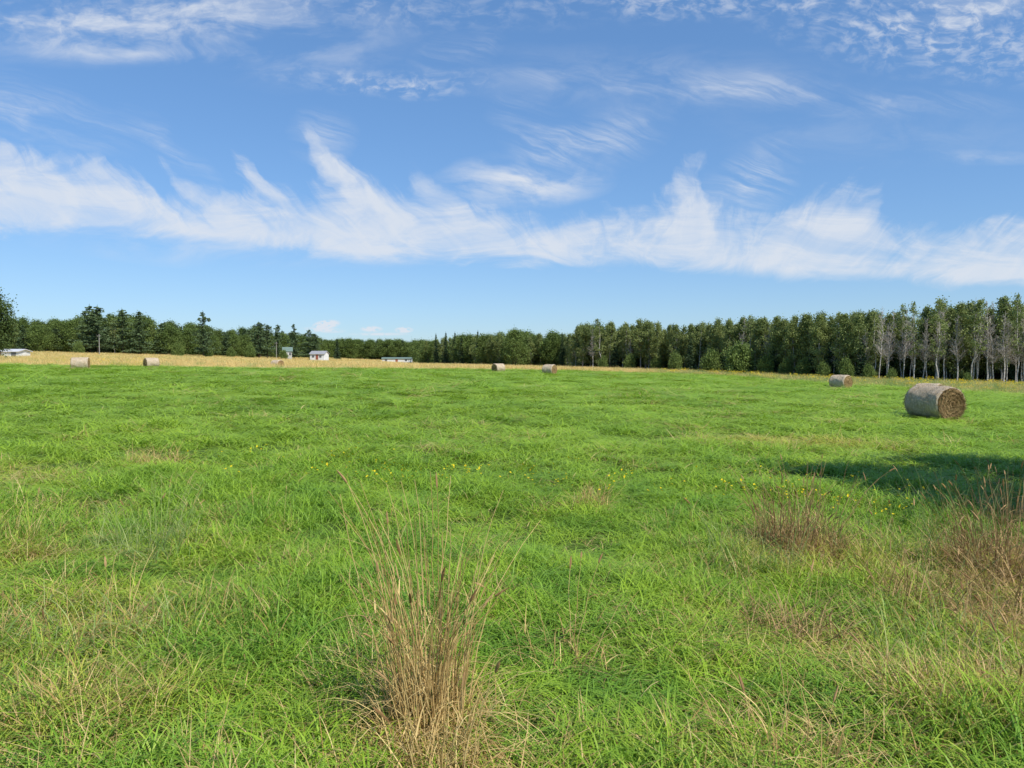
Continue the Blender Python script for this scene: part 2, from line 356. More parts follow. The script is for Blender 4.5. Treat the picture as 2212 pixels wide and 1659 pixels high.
# ------------------------------------------------------------ hay bales
def bale_mats():
    m,nt=new_mat('bale_side'); tc=nd(nt,'ShaderNodeTexCoord').outputs['Object']
    mp=nd(nt,'ShaderNodeMapping'); mp.inputs['Scale'].default_value=(30,3,3); nt.links.new(tc,mp.inputs[0])
    s=NOISE(nt,mp.outputs[0],1.5,6,.7); n=NOISE(nt,tc,3,6,.65); f=NOISE(nt,tc,60,3)
    col=MIX(nt,MR(nt,s,.3,.7),(.34,.26,.17),(.74,.61,.45)); col=MIX(nt,MR(nt,n,.45,.65,0,.6),col,(.46,.33,.19))
    col=MIX(nt,MR(nt,f,.45,.7,0,.5),col,(.78,.65,.46)); finish(nt,col,.9,.1,bump=M(nt,'ADD',s,f),bs=1,bd=.04)
    e,nt=new_mat('bale_end'); tc=nd(nt,'ShaderNodeTexCoord').outputs['Object']
    sp=nd(nt,'ShaderNodeSeparateXYZ'); nt.links.new(tc,sp.inputs[0])
    n0=NOISE(nt,tc,2.2,3,.6)
    zz=M(nt,'SUBTRACT',sp.outputs[2],.66); rr=M(nt,'SQRT',M(nt,'ADD',M(nt,'POWER',M(nt,'ABSOLUTE',sp.outputs[1]),2.0),M(nt,'POWER',M(nt,'ABSOLUTE',zz),2.0)))
    an=M(nt,'ARCTAN2',zz,sp.outputs[1]); n=NOISE(nt,tc,4,5,.6)
    ph=M(nt,'ADD',M(nt,'MULTIPLY',rr,40.0),M(nt,'ADD',an,M(nt,'MULTIPLY',M(nt,'ADD',n,n0),8.0)))
    w=M(nt,'MULTIPLY_ADD',M(nt,'SINE',ph),.5,.5); f=NOISE(nt,tc,38,5,.75)
    col=MIX(nt,M(nt,'MULTIPLY',w,.6),(.22,.135,.055),(.44,.30,.14)); col=MIX(nt,MR(nt,f,.42,.64,0,.6),col,(.58,.43,.22))
    col=MIX(nt,MR(nt,n,.52,.68,0,.6),col,(.14,.085,.035))
    finish(nt,col,.9,.1,bump=M(nt,'ADD',w,f),bs=1,bd=.03); return m,e
BS,BE=bale_mats()
def bale_meshes(R,L,strands,seed):
    r=np.random.default_rng(seed); A=Acc(); na,nl=72,26
    xs=np.concatenate([[-L/2,-L/2+.02,-L/2+.06],np.linspace(-L/2+.12,L/2-.12,nl),[L/2-.06,L/2-.02,L/2]])
    rr=np.array([.90,.95,.985]+[1]*nl+[.985,.95,.90])
    an=np.arange(na)/na*6.283
    ph=r.random(8)*6.28
    V=[]
    for i,xx in enumerate(xs):
        rad=R*rr[i]*(1+.016*np.sin(3*an+ph[0]+xx*2)+.012*np.sin(7*an+ph[1]-xx*5)+.008*math.sin(xx*14+ph[2]))+r.normal(0,.006,na)
        yy=rad*np.cos(an)*1.03; zz=rad*np.sin(an)+R; zz=np.where(zz<R*.3,R*.3-(R*.3-zz)*.8,zz)*.97
        V.append(np.stack([np.full(na,xx)+r.normal(0,.008,na),yy,zz],1))
    F=[[i*na+j,i*na+(j+1)%na,(i+1)*na+(j+1)%na,(i+1)*na+j] for i in range(len(xs)-1) for j in range(na)]
    A.add(np.concatenate(V),F,.5,0)
    def strand(B,p,nrm,L_,w,m):
        d=r.normal(0,1,3); d-=nrm*d.dot(nrm)*.5; d/=np.linalg.norm(d); sdir=np.cross(d,nrm); sdir/=np.linalg.norm(sdir)+1e-6
        p=p-nrm*.01; p2=p+d*L_+nrm*.02
        B.add([p-sdir*w,p+sdir*w,p2+sdir*w,p2-sdir*w],[[0,1,2,3]],r.random(),m)
    for k in range(strands):
        a=r.random()*6.283; nr=np.array([0,math.cos(a),math.sin(a)]); strand(A,np.array([r.uniform(-L/2,L/2),R*math.cos(a)*1.03,(R*math.sin(a)+R)*.97]),nr,r.uniform(.05,.15),.004,0)
    for sg in (1,-1):
        B=Acc(); nr_=22; V=[]
        for i in range(nr_+1):
            q=(1-i/nr_); rad=R*.90*q
            yy=rad*np.cos(an)*1.03; zz=(rad*np.sin(an)+R); zz=np.where(zz<R*.3,R*.3-(R*.3-zz)*.8,zz)*.97
            V.append(np.stack([np.full(na,sg*(L/2+.03*math.sin((1-q)*1.5)-.008*(i%2)))+r.normal(0,.012,na),yy,zz],1))
        F=[[i*na+j,i*na+(j+1)%na,(i+1)*na+(j+1)%na,(i+1)*na+j] for i in range(nr_) for j in range(na)]
        B.add(np.concatenate(V),F,.5,0)
        for k in range(strands):
            a=r.random()*6.283; q=R*.92*math.sqrt(r.random()); n3=np.array([sg*1.,0,0])
            p=np.array([sg*(L/2+.02),q*math.cos(a),(q*math.sin(a)+R)*.97]); t=np.array([0,-math.sin(a),math.cos(a)])+r.normal(0,.5,3); t/=np.linalg.norm(t)
            s_=np.cross(t,n3); s_/=np.linalg.norm(s_); l_=r.uniform(.05,.16); w=.005
            B.add([p-s_*w,p+s_*w,p+t*l_+s_*w+n3*.03,p+t*l_-s_*w+n3*.03],[[0,1,2,3]],.5,0)
        E_=B.mesh('end_face',(BE,)); 
        if sg==1: e1=E_
        else: e2=E_
    return A.mesh('rolled_side',(BS,),True),e1,e2
BM=[bale_meshes(.72,1.72,2400,1),bale_meshes(.68,1.5,300,2),bale_meshes(.66,1.5,300,3)]
def bale(x,y,theta,var,label,sink=.1,sc_=1.0):
    c=np.array([-x,-y])/math.hypot(x,y); rt=np.array([-c[1],c[0]])
    if rt[0]<0: rt=-rt
    n=math.cos(theta)*c+math.sin(theta)*rt
    e=add('hay_bale',None,loc=(x,y,float(hgt(x,y))-sink)); e.rotation_euler=(0,0,math.atan2(n[1],n[0])); e.scale=(sc_,)*3
    e['label']=label; e['category']='hay bale'; e['group']='round hay bales in the field'
    s,e1,e2=BM[var]; add('rolled_side',s,e); add('end_face',e1,e); add('end_face',e2,e)
D=math.radians
bale(18.0,32.3,D(44),0,'large round hay bale with grey side and brown spiral end',.03,1.04)
bale(29.0,52.8,D(65),1,'round hay bale mostly hidden behind a nearer bale',.28)
bale(29.9,69,D(55),1,'weathered round hay bale by the goldenrod margin',.12)
bale(4.85,98,D(55),1,'round hay bale with pale end beside the field edge',.08)
bale(-1.9,106,D(-50),2,'greyish round hay bale near the dry grass margin',.14)
bale(-43.2,76,D(80),2,'round hay bale seen side on beside golden grass',.1)
bale(-42.5,89.5,D(-70),1,'round hay bale seen side on in green grass',.15,.95)
bale(-34.6,112,D(40),2,'brown round hay bale half hidden in dry grass',.38)

# ------------------------------------------------------------ trees
def leafmat(name,a,b,c,trans=.3):
    m,nt=new_mat(name); t=ATTR(nt,'tint'); r=nd(nt,'ShaderNodeObjectInfo').outputs['Random']
    col=MIX(nt,t,a,b); col=MIX(nt,M(nt,'MULTIPLY',r,.65),col,c); finish(nt,col,.6,.2,trans); return m
LA=leafmat('aspen_leaf',(.11,.16,.05),(.37,.43,.15),(.28,.32,.10))
LM=leafmat('maple_leaf',(.07,.115,.03),(.25,.34,.085),(.17,.23,.06))
LS=leafmat('spruce_needle',(.028,.055,.024),(.10,.15,.06),(.055,.095,.045),.15)
LP=leafmat('pine_needle',(.045,.08,.035),(.14,.20,.08),(.09,.14,.06),.15)
LD=leafmat('dark_leaf',(.035,.065,.02),(.13,.19,.05),(.08,.12,.035),.25)
def barkmat(name,a,b):
    m,nt=new_mat(name); p=nd(nt,'ShaderNodeTexCoord').outputs['Object']; n=NOISE(nt,p,5,5,.7)
    finish(nt,MIX(nt,MR(nt,n,.4,.62),a,b),.85,.1,bump=n); return m
BA=barkmat('aspen_bark',(.32,.29,.25),(.66,.62,.55)); BD_=barkmat('dark_bark',(.06,.045,.035),(.15,.12,.09)); BG=barkmat('grey_bark',(.30,.27,.23),(.56,.51,.46))
def leaves(acc,C,n,sd,size,tb=.5,tv=.17,flat=1.0):
    P_=C+rng.normal(0,1,(n,3))*np.array(sd); a=rng.normal(0,1,(n,3)); a/=np.linalg.norm(a,axis=1)[:,None]
    b=rng.normal(0,1,(n,3)); b-=a*(a*b).sum(1)[:,None]; b/=np.linalg.norm(b,axis=1)[:,None]
    s=rng.uniform(*size,n)[:,None]; V=np.stack([P_-a*s,P_-b*s*.6,P_+a*s,P_+b*s*.6],1)
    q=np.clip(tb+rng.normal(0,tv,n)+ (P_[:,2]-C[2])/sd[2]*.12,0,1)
    acc.add(V.reshape(-1,3),[[4*i,4*i+1,4*i+2,4*i+3] for i in range(n)],np.repeat(q,4))
def wob(H,k,amp):
    s=np.linspace(0,1,k); P_=np.zeros((k,3)); P_[:,2]=H*s; P_[1:,:2]=rng.normal(0,amp,(k-1,2)).cumsum(0); return P_
def broad(H,R,zlo,nc,nl,size,lm,bm,tr,open_=1.0,pk=.6):
    T=Acc();C=Acc(); P_=wob(H*.95,9,H*.010); tube(T,P_,np.linspace(tr,.02,9),7)
    for k in range(nc):
        f=rng.random()**.85; z=zlo+(H*.97-zlo)*f
        prof=math.sin(math.pi*min(1,(f*.86+.13)))**pk
        rad=R*prof*math.sqrt(rng.random())*1.0; a=rng.random()*6.283
        ax=np.array([np.interp(z,P_[:,2],P_[:,0]),np.interp(z,P_[:,2],P_[:,1])])
        c=np.array([ax[0]+rad*math.cos(a),ax[1]+rad*math.sin(a),z])
        z0=max(zlo*.7,z-rad*1.0-.4); b0=np.array([np.interp(z0,P_[:,2],P_[:,0]),np.interp(z0,P_[:,2],P_[:,1]),z0])
        if k%2==0: tube(T,[b0,(b0+c)/2+rng.normal(0,.08,3),c],[tr*.35*(1-f*.6),tr*.2*(1-f*.5),.012],4)
        sd=R*rng.uniform(.12,.24)*open_
        leaves(C,c,nl,(sd,sd,sd*1.0),size,tb=rng.uniform(.15,.9)*(.6+.4*rad/R))  # random clump tone, with inner crown shade painted in darker towards the trunk
    return T.mesh('trunk',(bm,)),C.mesh('crown',(lm,))
def conifer(H,R,zlo,lm,bm,dens=1.0,droop=.35,irr=.15,gap=0,pw=.85):
    T=Acc();C=Acc(); P_=wob(H,6,H*.004); tube(T,P_,np.linspace(.022*H*.55,.012,6),6)
    z=zlo
    while z<H*.985:
        f=(z-zlo)/(H-zlo); nb=int(rng.integers(6,10)*dens); lvl=rng.uniform(1-irr,1+irr*.6)
        for k in range(nb):
            if rng.random()<gap: continue
            a=rng.random()*6.283; L=R*(1-f)**pw*rng.uniform(1-irr*2,1+irr)*lvl+.12
            d=np.array([math.cos(a),math.sin(a),0]); tip=np.array([0,0,z])+d*L+np.array([0,0,-droop*L*rng.uniform(.5,1.2)])
            b0=np.array([0,0,z+.05]); tube(T,[b0,tip],[.02,.006],3)
            n=int(5+L*12); s=rng.random(n)**.7; c=b0+(tip-b0)*s[:,None]+rng.normal(0,1,(n,3))*np.array([.13,.13,.06])*(.5+L*.35)
            t=d*.8+rng.normal(0,.5,(n,3)); t/=np.linalg.norm(t,axis=1)[:,None]; b=rng.normal(0,1,(n,3)); b-=t*(t*b).sum(1)[:,None]; b/=np.linalg.norm(b,axis=1)[:,None]
            s1=rng.uniform(.14,.28,n)[:,None]; s2=s1*.5; V=np.stack([c-t*s1,c-b*s2,c+t*s1-[0,0,.04],c+b*s2],1)
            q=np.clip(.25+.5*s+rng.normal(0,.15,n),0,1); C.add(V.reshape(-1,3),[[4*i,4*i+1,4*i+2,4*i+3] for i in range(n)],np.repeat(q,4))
        z+=rng.uniform(.22,.42)*H/10
    leaves(C,np.array([0,0,H]),12,(.04,.04,.18),(.05,.12))
    return T.mesh('trunk',(bm,)),C.mesh('crown',(lm,))
def bare(H):
    T=Acc();B=Acc();P_=wob(H,9,.08); tube(T,P_,np.linspace(.085,.014,9),6)
    for k in range(70):
        z=rng.uniform(.3,.97)*H; a=rng.random()*6.283; L=rng.uniform(.6,1.5)*(1.15-z/H)
        b0=np.array([np.interp(z,P_[:,2],P_[:,0]),np.interp(z,P_[:,2],P_[:,1]),z]); d=np.array([math.cos(a),math.sin(a),rng.uniform(.7,1.6)]); tip=b0+d*L
        tube(B,[b0,b0+d*L*.5+rng.normal(0,.05,3),tip],[.024,.016,.009],3)
        for j in range(5):
            q=b0+d*L*rng.uniform(.3,.9); tube(B,[q,q+(d+rng.normal(0,.6,3))*L*.4],[.013,.007],3)
    return T.mesh('trunk',(BA,)),B.mesh('branches',(BG,))
TP={}
TP['aspen_tree']=[broad(10,1.4,zl,nc,60,(.07,.155),LA,BA,.085,pk=.85) for zl,nc in ((1.4,84),(2.2,76),(.8,90),(2.8,68),(1.6,82))]
TP['sparse_aspen_tree']=[broad(10,1.15,3.4,38,42,(.06,.13),LA,BA,.078,open_=.9,pk=.8) for _ in range(3)]
TP['maple_tree']=[broad(10,2.8,.5,120,64,(.10,.20),LM,BD_,.16,pk=.75) for _ in range(4)]
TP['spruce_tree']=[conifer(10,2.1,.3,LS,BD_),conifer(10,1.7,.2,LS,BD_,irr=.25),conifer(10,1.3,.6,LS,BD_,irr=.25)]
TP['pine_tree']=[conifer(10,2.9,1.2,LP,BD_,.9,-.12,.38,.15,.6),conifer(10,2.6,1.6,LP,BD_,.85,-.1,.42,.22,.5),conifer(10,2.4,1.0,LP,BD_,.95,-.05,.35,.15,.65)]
TP['bare_tree']=[bare(10),bare(10),bare(10)]
TP['shrub']=[broad(10,6.0,.2,90,60,(.28,.55),LM,BD_,.2) for _ in range(2)]
TP['dark_leafy_tree']=[broad(10,3.2,1.8,170,110,(.10,.20),LD,BD_,.16)]
LAB={'aspen_tree':('tall aspen with pale trunk in the woodland edge','aspen tree'),'sparse_aspen_tree':('thin aspen with sparse leaves along the woodland edge','aspen tree'),
'maple_tree':('leafy broad green tree at the field edge','tree'),'spruce_tree':('dark pointed spruce in the tree line','spruce tree'),'dark_leafy_tree':('x','tree'),
'pine_tree':('tall irregular dark pine above the tree line','pine tree'),'bare_tree':('leafless pale grey tree at the wood edge','bare tree'),
'shrub':('low rounded green shrub at the wood edge','shrub')}
CH2={'bare_tree':'branches'}
cnt={}
def plant(kind,x,y,H,var=None,wid=1.0,label=None):
    v=TP[kind][random.randrange(len(TP[kind])) if var is None else var]
    nm=kind.replace('sparse_','')
    e=add(nm,None,loc=(x,y,float(hgt(x,y))-.1)); s=H/10; e.scale=(s*wid,s*wid,s); e.rotation_euler=(0,0,random.random()*6.28)
    e['label']=label or LAB[kind][0]; e['category']=LAB[kind][1]; e['group']='trees around the hay field'
    t=add('trunk',v[0],e); c=add(CH2.get(kind,'crown'),v[1],e)
    cnt[nm]=cnt.get(nm,0)+1
def topH(t,d,f=1.0,e=None):
    x=t*d; return ((etree(t) if e is None else e)*d+CAMH-float(hgt(x,d)))*f
# right wood
t=.765
while t>.080:
    d0=dtree(t); 
    for row in range(4):
        d=d0+row*random.uniform(2.2,3.2)+random.uniform(-1,1); tt=t+random.uniform(-.007,.007)
        H=topH(tt,d0,random.uniform(.90,1.05))*(1 if row<2 else .97)
        r=random.random()
        if row==0:
            if tt>.46: k='bare_tree' if r<.8 else 'sparse_aspen_tree'
            elif r<.14: k='bare_tree'
            elif r<.36: k='sparse_aspen_tree'
            else: k='aspen_tree'
        elif row==1: k='bare_tree' if (tt>.48 and r<.6) else ('sparse_aspen_tree' if tt>.48 and r<.88 else ('spruce_tree' if r<.12 else 'aspen_tree'))
        elif row==2: k='aspen_tree' if r<.85 else 'spruce_tree'
        else: k='spruce_tree' if r<.2 else 'maple_tree'
        if k=='spruce_tree': H*=random.uniform(.75,.93)
        if k=='maple_tree': H*=random.uniform(.84,.96)
        if k=='bare_tree': H*=random.uniform(.75,.95)
        plant(k,tt*d,d,H,wid=random.uniform(.9,1.15)*(1.0 if H>7 else 1.2))
    t-=random.uniform(.0095,.0130)*(95/d0)**.6
for tt,dd,H,w in [(.30,121,4.6,1.3),(.262,128,3.6,1.2),(.215,137,3.2,1),(.335,117,3.0,1),(.385,110,2.6,1),(.44,101,2.6,1),(.50,98,1.6,1),(.155,150,3.0,1),(.60,93,1.3,1),(.19,146,2.8,1),(.12,153,2.6,1),(.41,104,2.2,1),(.36,113,2.4,1),(.47,99,2,1)]:
    plant('shrub',tt*dd,dd,H,wid=w*.62)
for tt,dd,H in [(.235,138,6.2),(.345,118,6.0),(.46,101,5.2),(.40,110,6),(.55,104,4.4),(.5,104,6),(.135,154,5.5),(.42,107,5.4),(.64,103,4.6),(.1,160,5),(.58,104,5),(.61,103,4),(.67,102,4),(.70,101,4)]:
    plant('spruce_tree',tt*dd,dd,H,wid=1.2)
# centre grove
t=.084
while t>-.118:
    d0=dtree(t)
    for row in range(3):
        d=d0+row*4+random.uniform(-1.5,1.5); H=topH(t,d0,random.uniform(.86,1.03)); r=random.random()
        k='maple_tree' if r<.4 else ('spruce_tree' if r<.5 else 'aspen_tree')
        if -.06<t-.0<.04 and row==0: k='maple_tree' if r<.5 else 'aspen_tree'
        plant(k,(t+random.uniform(-.006,.006))*d,d,H,wid=random.uniform(1,1.35))
    t-=.0105
for tt,dd,e,k in [(.088,162,.034,'spruce_tree'),(.066,176,.030,'spruce_tree'),(-.045,195,.033,'spruce_tree'),(-.087,215,.031,'spruce_tree'),(-.10,222,.029,'spruce_tree'),(-.075,210,.031,'spruce_tree'),(.212,146,.042,'spruce_tree')]:
    plant(k,tt*dd,dd,topH(tt,dd,1,e),var=2,wid=.75)
plant('maple_tree',.005*178,178,topH(.005,178,1,.0325),wid=1.3)
# far centre
t=-.112
while t>-.285:
    d0=dtree(t)
    for row in range(2):
        d=d0+row*7+random.uniform(-3,3); r=random.random(); k='spruce_tree' if r<.2 else 'maple_tree'
        plant(k,(t+random.uniform(-.004,.004))*d,d,topH(t,d0,random.uniform(.88,1.04)),wid=random.uniform(1.3,1.8))
    t-=.007
# left wood
t=-.272
while t>-.80:
    d0=dtree(t)
    for row in range(3):
        d=d0+row*6+random.uniform(-2,2); r=random.random()
        if row==0: k='maple_tree' if r<.6 else ('aspen_tree' if r<.72 else 'pine_tree')
        else: k='pine_tree' if r<.45 else 'maple_tree'
        H=topH(t,d0,random.uniform(.70,.92) if row==0 else random.uniform(.86,1.03))
        plant(k,(t+random.uniform(-.006,.006))*d,d,H,wid=random.uniform(1.1,1.4))
    t-=.0118
for tt,dd,e,k,w in [(-.406,235,.058,'pine_tree',.85),(-.333,250,.0445,'pine_tree',1.1),(-.322,252,.041,'pine_tree',1.1),(-.308,258,.041,'pine_tree',.85),(-.267,262,.0345,'pine_tree',1.1),(-.259,262,.029,'pine_tree',1.1),
 (-.287,262,.0415,'pine_tree',.9),(-.512,236,.061,'pine_tree',1.1),(-.545,236,.065,'pine_tree',1.2),(-.555,238,.066,'pine_tree',1.1),(-.49,238,.058,'pine_tree',1.1),(-.23,300,.022,'spruce_tree',1)]:
    plant(k,tt*dd,dd,topH(tt,dd,1,e),wid=w)
for tt,dd,H in [(-.345,246,4),(-.37,248,3.2),(-.44,235,4),(-.30,250,3),(-.57,228,3.4),(-.40,238,3.5),(-.13,300,3)]:
    plant('shrub',tt*dd,dd,H,wid=.7)
plant('dark_leafy_tree',-70.9,103,9.7,wid=.9,label='large dark leafy tree standing alone by the dry grass')
# trees by the roadside that shade the grass
plant('maple_tree',12.0,10.2,9.2,var=1,wid=.95,label='leafy roadside tree shading the green field grass')
plant('maple_tree',16.0,11.4,9.2,var=2,wid=1.2,label='leafy roadside tree shading the green field grass')
plant('maple_tree',12.4,7.6,8.8,var=0,wid=1.1,label='leafy roadside tree shading the green field grass')
print(cnt)

# ------------------------------------------------------------ buildings, poles
def flatmat(name,c,r=.7):
    m,nt=new_mat(name); n=NOISE(nt,POS(nt),1.5,4); finish(nt,MIX(nt,MR(nt,n,.3,.7),tuple(v*.85 for v in c),c),r,.3); return m
WH=flatmat('white_siding',(.78,.78,.76)); GRN=flatmat('green_metal_roof',(.17,.24,.20)); GY=flatmat('grey_shingle',(.35,.35,.36)); DK=flatmat('window_glass',(.14,.15,.16),.15)
TAN=flatmat('tan_siding',(.50,.49,.44)); RED=flatmat('red_brown_board',(.35,.12,.08)); WRF=flatmat('pale_metal_roof',(.62,.62,.63))
def box(a,c,s,m=0):
    c=np.array(c);s=np.array(s)/2; V=[c+s*np.array(k) for k in [(-1,-1,-1),(1,-1,-1),(1,1,-1),(-1,1,-1),(-1,-1,1),(1,-1,1),(1,1,1),(-1,1,1)]]
    a.add(V,[[0,3,2,1],[4,5,6,7],[0,1,5,4],[1,2,6,5],[2,3,7,6],[3,0,4,7]],.5,m)
def house(name,x,y,W,Dp,Hw,Hr,wall,roof,rot,label,cat,wins,door=0,zoff=0):
    e=add(name,None,loc=(x,y,float(hgt(x,y))+zoff),label=label,category=cat); e.rotation_euler=(0,0,rot)
    a=Acc(); w,d=W/2,Dp/2
    V=[(-w,-d,-.9),(w,-d,-.9),(w,d,-.9),(-w,d,-.9),(-w,-d,Hw),(w,-d,Hw),(w,d,Hw),(-w,d,Hw),(-w,0,Hw+Hr),(w,0,Hw+Hr)]
    a.add(V,[[0,1,5,4],[2,3,7,6],[1,2,6,9,5],[3,0,4,8,7]]); add('wall',a.mesh('wall',(wall,)),e)
    a=Acc(); o=.3; k=Hr/d
    for sg in (-1,1):
        V=[(-w-o,sg*(d+o),Hw-o*k+.03),(w+o,sg*(d+o),Hw-o*k+.03),(w+o,0,Hw+Hr+.03),(-w-o,0,Hw+Hr+.03)]
        V=V+[(p[0],p[1],p[2]+.12) for p in V]
        a.add(V,[[0,1,2,3],[4,5,6,7],[0,1,5,4],[1,2,6,5],[2,3,7,6],[3,0,4,7]])
    add('roof',a.mesh('roof',(roof,)),e)
    for wx in wins:
        a=Acc(); box(a,(wx,-d-.02,Hw*.58),(.8,.08,.7)); add('window',a.mesh('window',(DK,)),e)
    a=Acc(); box(a,(door,-d-.02,min(1.0,Hw*.45)),(.9,.08,min(2.0,Hw*.85))); add('door',a.mesh('door',(RED if wall is WH else WH,)),e)
house('farm_house',-.2955*255,255,2.8,3.4,2.4,1.2,TAN,GRN,.3,'small pale house with green roof among the trees','house',(-.7,.8),0,.6)
house('farm_house',-.2535*255,255,5.0,3.6,1.9,.9,WH,GY,-.2,'small white house with grey roof beyond the field','house',(-1.4,1.2),0,.55)
house('long_barn',-.151*290,290,11,5,1.2,.45,WH,GRN,.05,'long low white barn with green roof beyond the field','barn',(-4,3.5),0,.3)
house('farm_shed',-.660*135,135,4.8,3.5,1.0,.35,WH,WRF,.0,'white metal shed with low roof beside the dry field','shed',(1.7,),-1.0,0.05)
WD=flatmat('weathered_wood',(.33,.31,.28))
for tt,dd,e_ in [(-.543,205,.028),(-.310,250,.018),(-.115,262,.002)]:
    H=e_*dd+CAMH-float(hgt(tt*dd,dd)); e=add('utility_pole',None,loc=(tt*dd,dd,float(hgt(tt*dd,dd))),label='grey wooden utility pole with crossarm at the field edge',category='utility pole',group='utility poles')
    a=Acc(); tube(a,[(0,0,-.5),(0,0,H*.5),(0,0,H)],[.11,.10,.08],8); add('post',a.mesh('post',(WD,)),e)
    a=Acc(); box(a,(0,-.2,H-.5),(1.0,.08,.08)); 
    for q in (-.4,.4): box(a,(q,-.2,H-.40),(.07,.07,.12))
    add('crossarm',a.mesh('crossarm',(WD,)),e)

# ------------------------------------------------------------ sky, sun
SEL=math.radians(48); sv=np.array([.70,-.71]); sv/=np.linalg.norm(sv)
w=bpy.data.worlds.new('World'); sc.world=w; w.use_nodes=True; nt=w.node_tree; nt.nodes.clear()
sky=nd(nt,'ShaderNodeTexSky',sky_type='NISHITA'); sky.sun_disc=False; sky.sun_elevation=SEL; sky.sun_rotation=math.atan2(sv[0],sv[1])
sky.air_density=1.0; sky.dust_density=.1; sky.ozone_density=3.0
tc=nd(nt,'ShaderNodeTexCoord').outputs['Generated']; sp=nd(nt,'ShaderNodeSeparateXYZ'); nt.links.new(tc,sp.inputs[0])
yy=M(nt,'MAXIMUM',sp.outputs[1],.08)
U=M(nt,'DIVIDE',sp.outputs[0],yy); Vv=M(nt,'DIVIDE',sp.outputs[2],yy)
Xk=M(nt,'MULTIPLY_ADD',U,1.64,1.106); Yk=M(nt,'MULTIPLY_ADD',Vv,-1.64,.768)
def comb(x,y,z=0.0):
    c=nd(nt,'ShaderNodeCombineXYZ'); setin(nt,c.inputs[0],x); setin(nt,c.inputs[1],y); setin(nt,c.inputs[2],z); return c.outputs[0]
def curve(v,pts,lo,hi):
    n=nd(nt,'ShaderNodeFloatCurve'); c=n.mapping.curves[0]
    while len(c.points)>2: c.points.remove(c.points[1])
    P_=[(a/2.4,(b-lo)/(hi-lo)) for a,b in pts]
    c.points[0].location=P_[0]; c.points[1].location=P_[-1]
    for q in P_[1:-1]: c.points.new(*q)
    n.mapping.use_clip=False
    n.mapping.update(); setin(nt,n.inputs['Value'],M(nt,'DIVIDE',v,2.4,clamp=True)); 
    return M(nt,'MULTIPLY_ADD',n.outputs[0],hi-lo,lo)
base=comb(Xk,Yk)
wn=NOISE(nt,base,3.2,4,.5); wn2=NOISE(nt,comb(M(nt,'ADD',Xk,7.0),Yk),6,4,.5)
Yw=M(nt,'MULTIPLY_ADD',M(nt,'SUBTRACT',wn,.5),.06,Yk); Xw=M(nt,'MULTIPLY_ADD',M(nt,'SUBTRACT',wn2,.5),.14,Xk)
lean=M(nt,'SUBTRACT',MR(nt,Xk,.9,1.42,1.0,0.0),MR(nt,Xk,1.5,1.8,0.0,.8))
up5=M(nt,'SUBTRACT',.5,Yw); 
XL=M(nt,'ADD',Xw,M(nt,'MULTIPLY',lean,M(nt,'ADD',M(nt,'MULTIPLY',up5,1.25),M(nt,'MULTIPLY',M(nt,'MULTIPLY',up5,up5),-1.6))))
UP=[(0,.355),(.12,.36),(.19,.315),(.26,.35),(.36,.37),(.43,.385),(.46,.44),(.50,.405),(.517,.355),(.55,.42),(.61,.42),(.66,.40),(.68,.345),(.705,.415),(.75,.43),(.80,.405),(.84,.33),(.86,.28),(.88,.34),(.93,.395),(.985,.425),(1.02,.38),(1.06,.44),(1.14,.47),(1.25,.475),(1.36,.465),(1.43,.445),(1.475,.38),(1.50,.362),(1.53,.44),(1.62,.48),(1.68,.445),(1.76,.405),(1.84,.43),(1.88,.495),(1.98,.505),(2.08,.48),(2.22,.46),(2.4,.45)]
upc=curve(XL,UP,.2,.6)
LOW=[(0,.504),(.3,.512),(.5,.532),(.7,.550),(.9,.563),(1.1,.570),(1.3,.577),(1.6,.590),(1.8,.603),(2.0,.613),(2.2,.618),(2.4,.62)]
lowc=curve(Xk,LOW,.2,.7)
st=NOISE(nt,comb(M(nt,'MULTIPLY',XL,20.0),M(nt,'MULTIPLY',Yw,7.0)),1.0,5,.62,.9)
st2=NOISE(nt,comb(M(nt,'MULTIPLY',Xw,4.0),M(nt,'MULTIPLY',Yw,12.0),3.0),1.0,6,.64,.9)
du=M(nt,'ADD',M(nt,'SUBTRACT',Yw,upc),M(nt,'ADD',M(nt,'MULTIPLY',M(nt,'SUBTRACT',st,.5),.11),M(nt,'MULTIPLY',M(nt,'SUBTRACT',st2,.5),.11)))
mu=M(nt,'ADD',MR(nt,du,-.025,.028,0,.45),MR(nt,du,.0,.085,0,.55))
dl=M(nt,'ADD',M(nt,'SUBTRACT',lowc,Yk),M(nt,'MULTIPLY',M(nt,'SUBTRACT',st2,.5),.08))
ml=MR(nt,dl,-.010,.028)
body=M(nt,'MULTIPLY',M(nt,'MULTIPLY',mu,ml),M(nt,'ADD',MR(nt,st2,.34,.62,.55,.96),M(nt,'MULTIPLY',M(nt,'SUBTRACT',st,.5),.5)))
alpha=M(nt,'MULTIPLY',body,1.0,clamp=True)
mott=NOISE(nt,comb(M(nt,'MULTIPLY',Xw,26.0),M(nt,'MULTIPLY',Yw,46.0)),1.0,4,.6,.3)
soft=NOISE(nt,comb(M(nt,'MULTIPLY',Xw,4.0),M(nt,'MULTIPLY',Yw,11.0),5.0),1.0,6,.62,.5)
wisp=NOISE(nt,comb(M(nt,'ADD',M(nt,'MULTIPLY',Xw,6.0),M(nt,'MULTIPLY',Yw,-9.0)),M(nt,'ADD',M(nt,'MULTIPLY',Yw,30.0),M(nt,'MULTIPLY',Xw,-9.0))),1.0,5,.65,.6)
softc=MR(nt,soft,.38,.72); mottc=M(nt,'MULTIPLY',MR(nt,mott,.40,.70),MR(nt,soft,.35,.6,.35,1.0)); wispc=M(nt,'MULTIPLY',MR(nt,wisp,.36,.76),M(nt,'ADD',softc,.3,clamp=True))
wbase=comb(Xw,Yw)
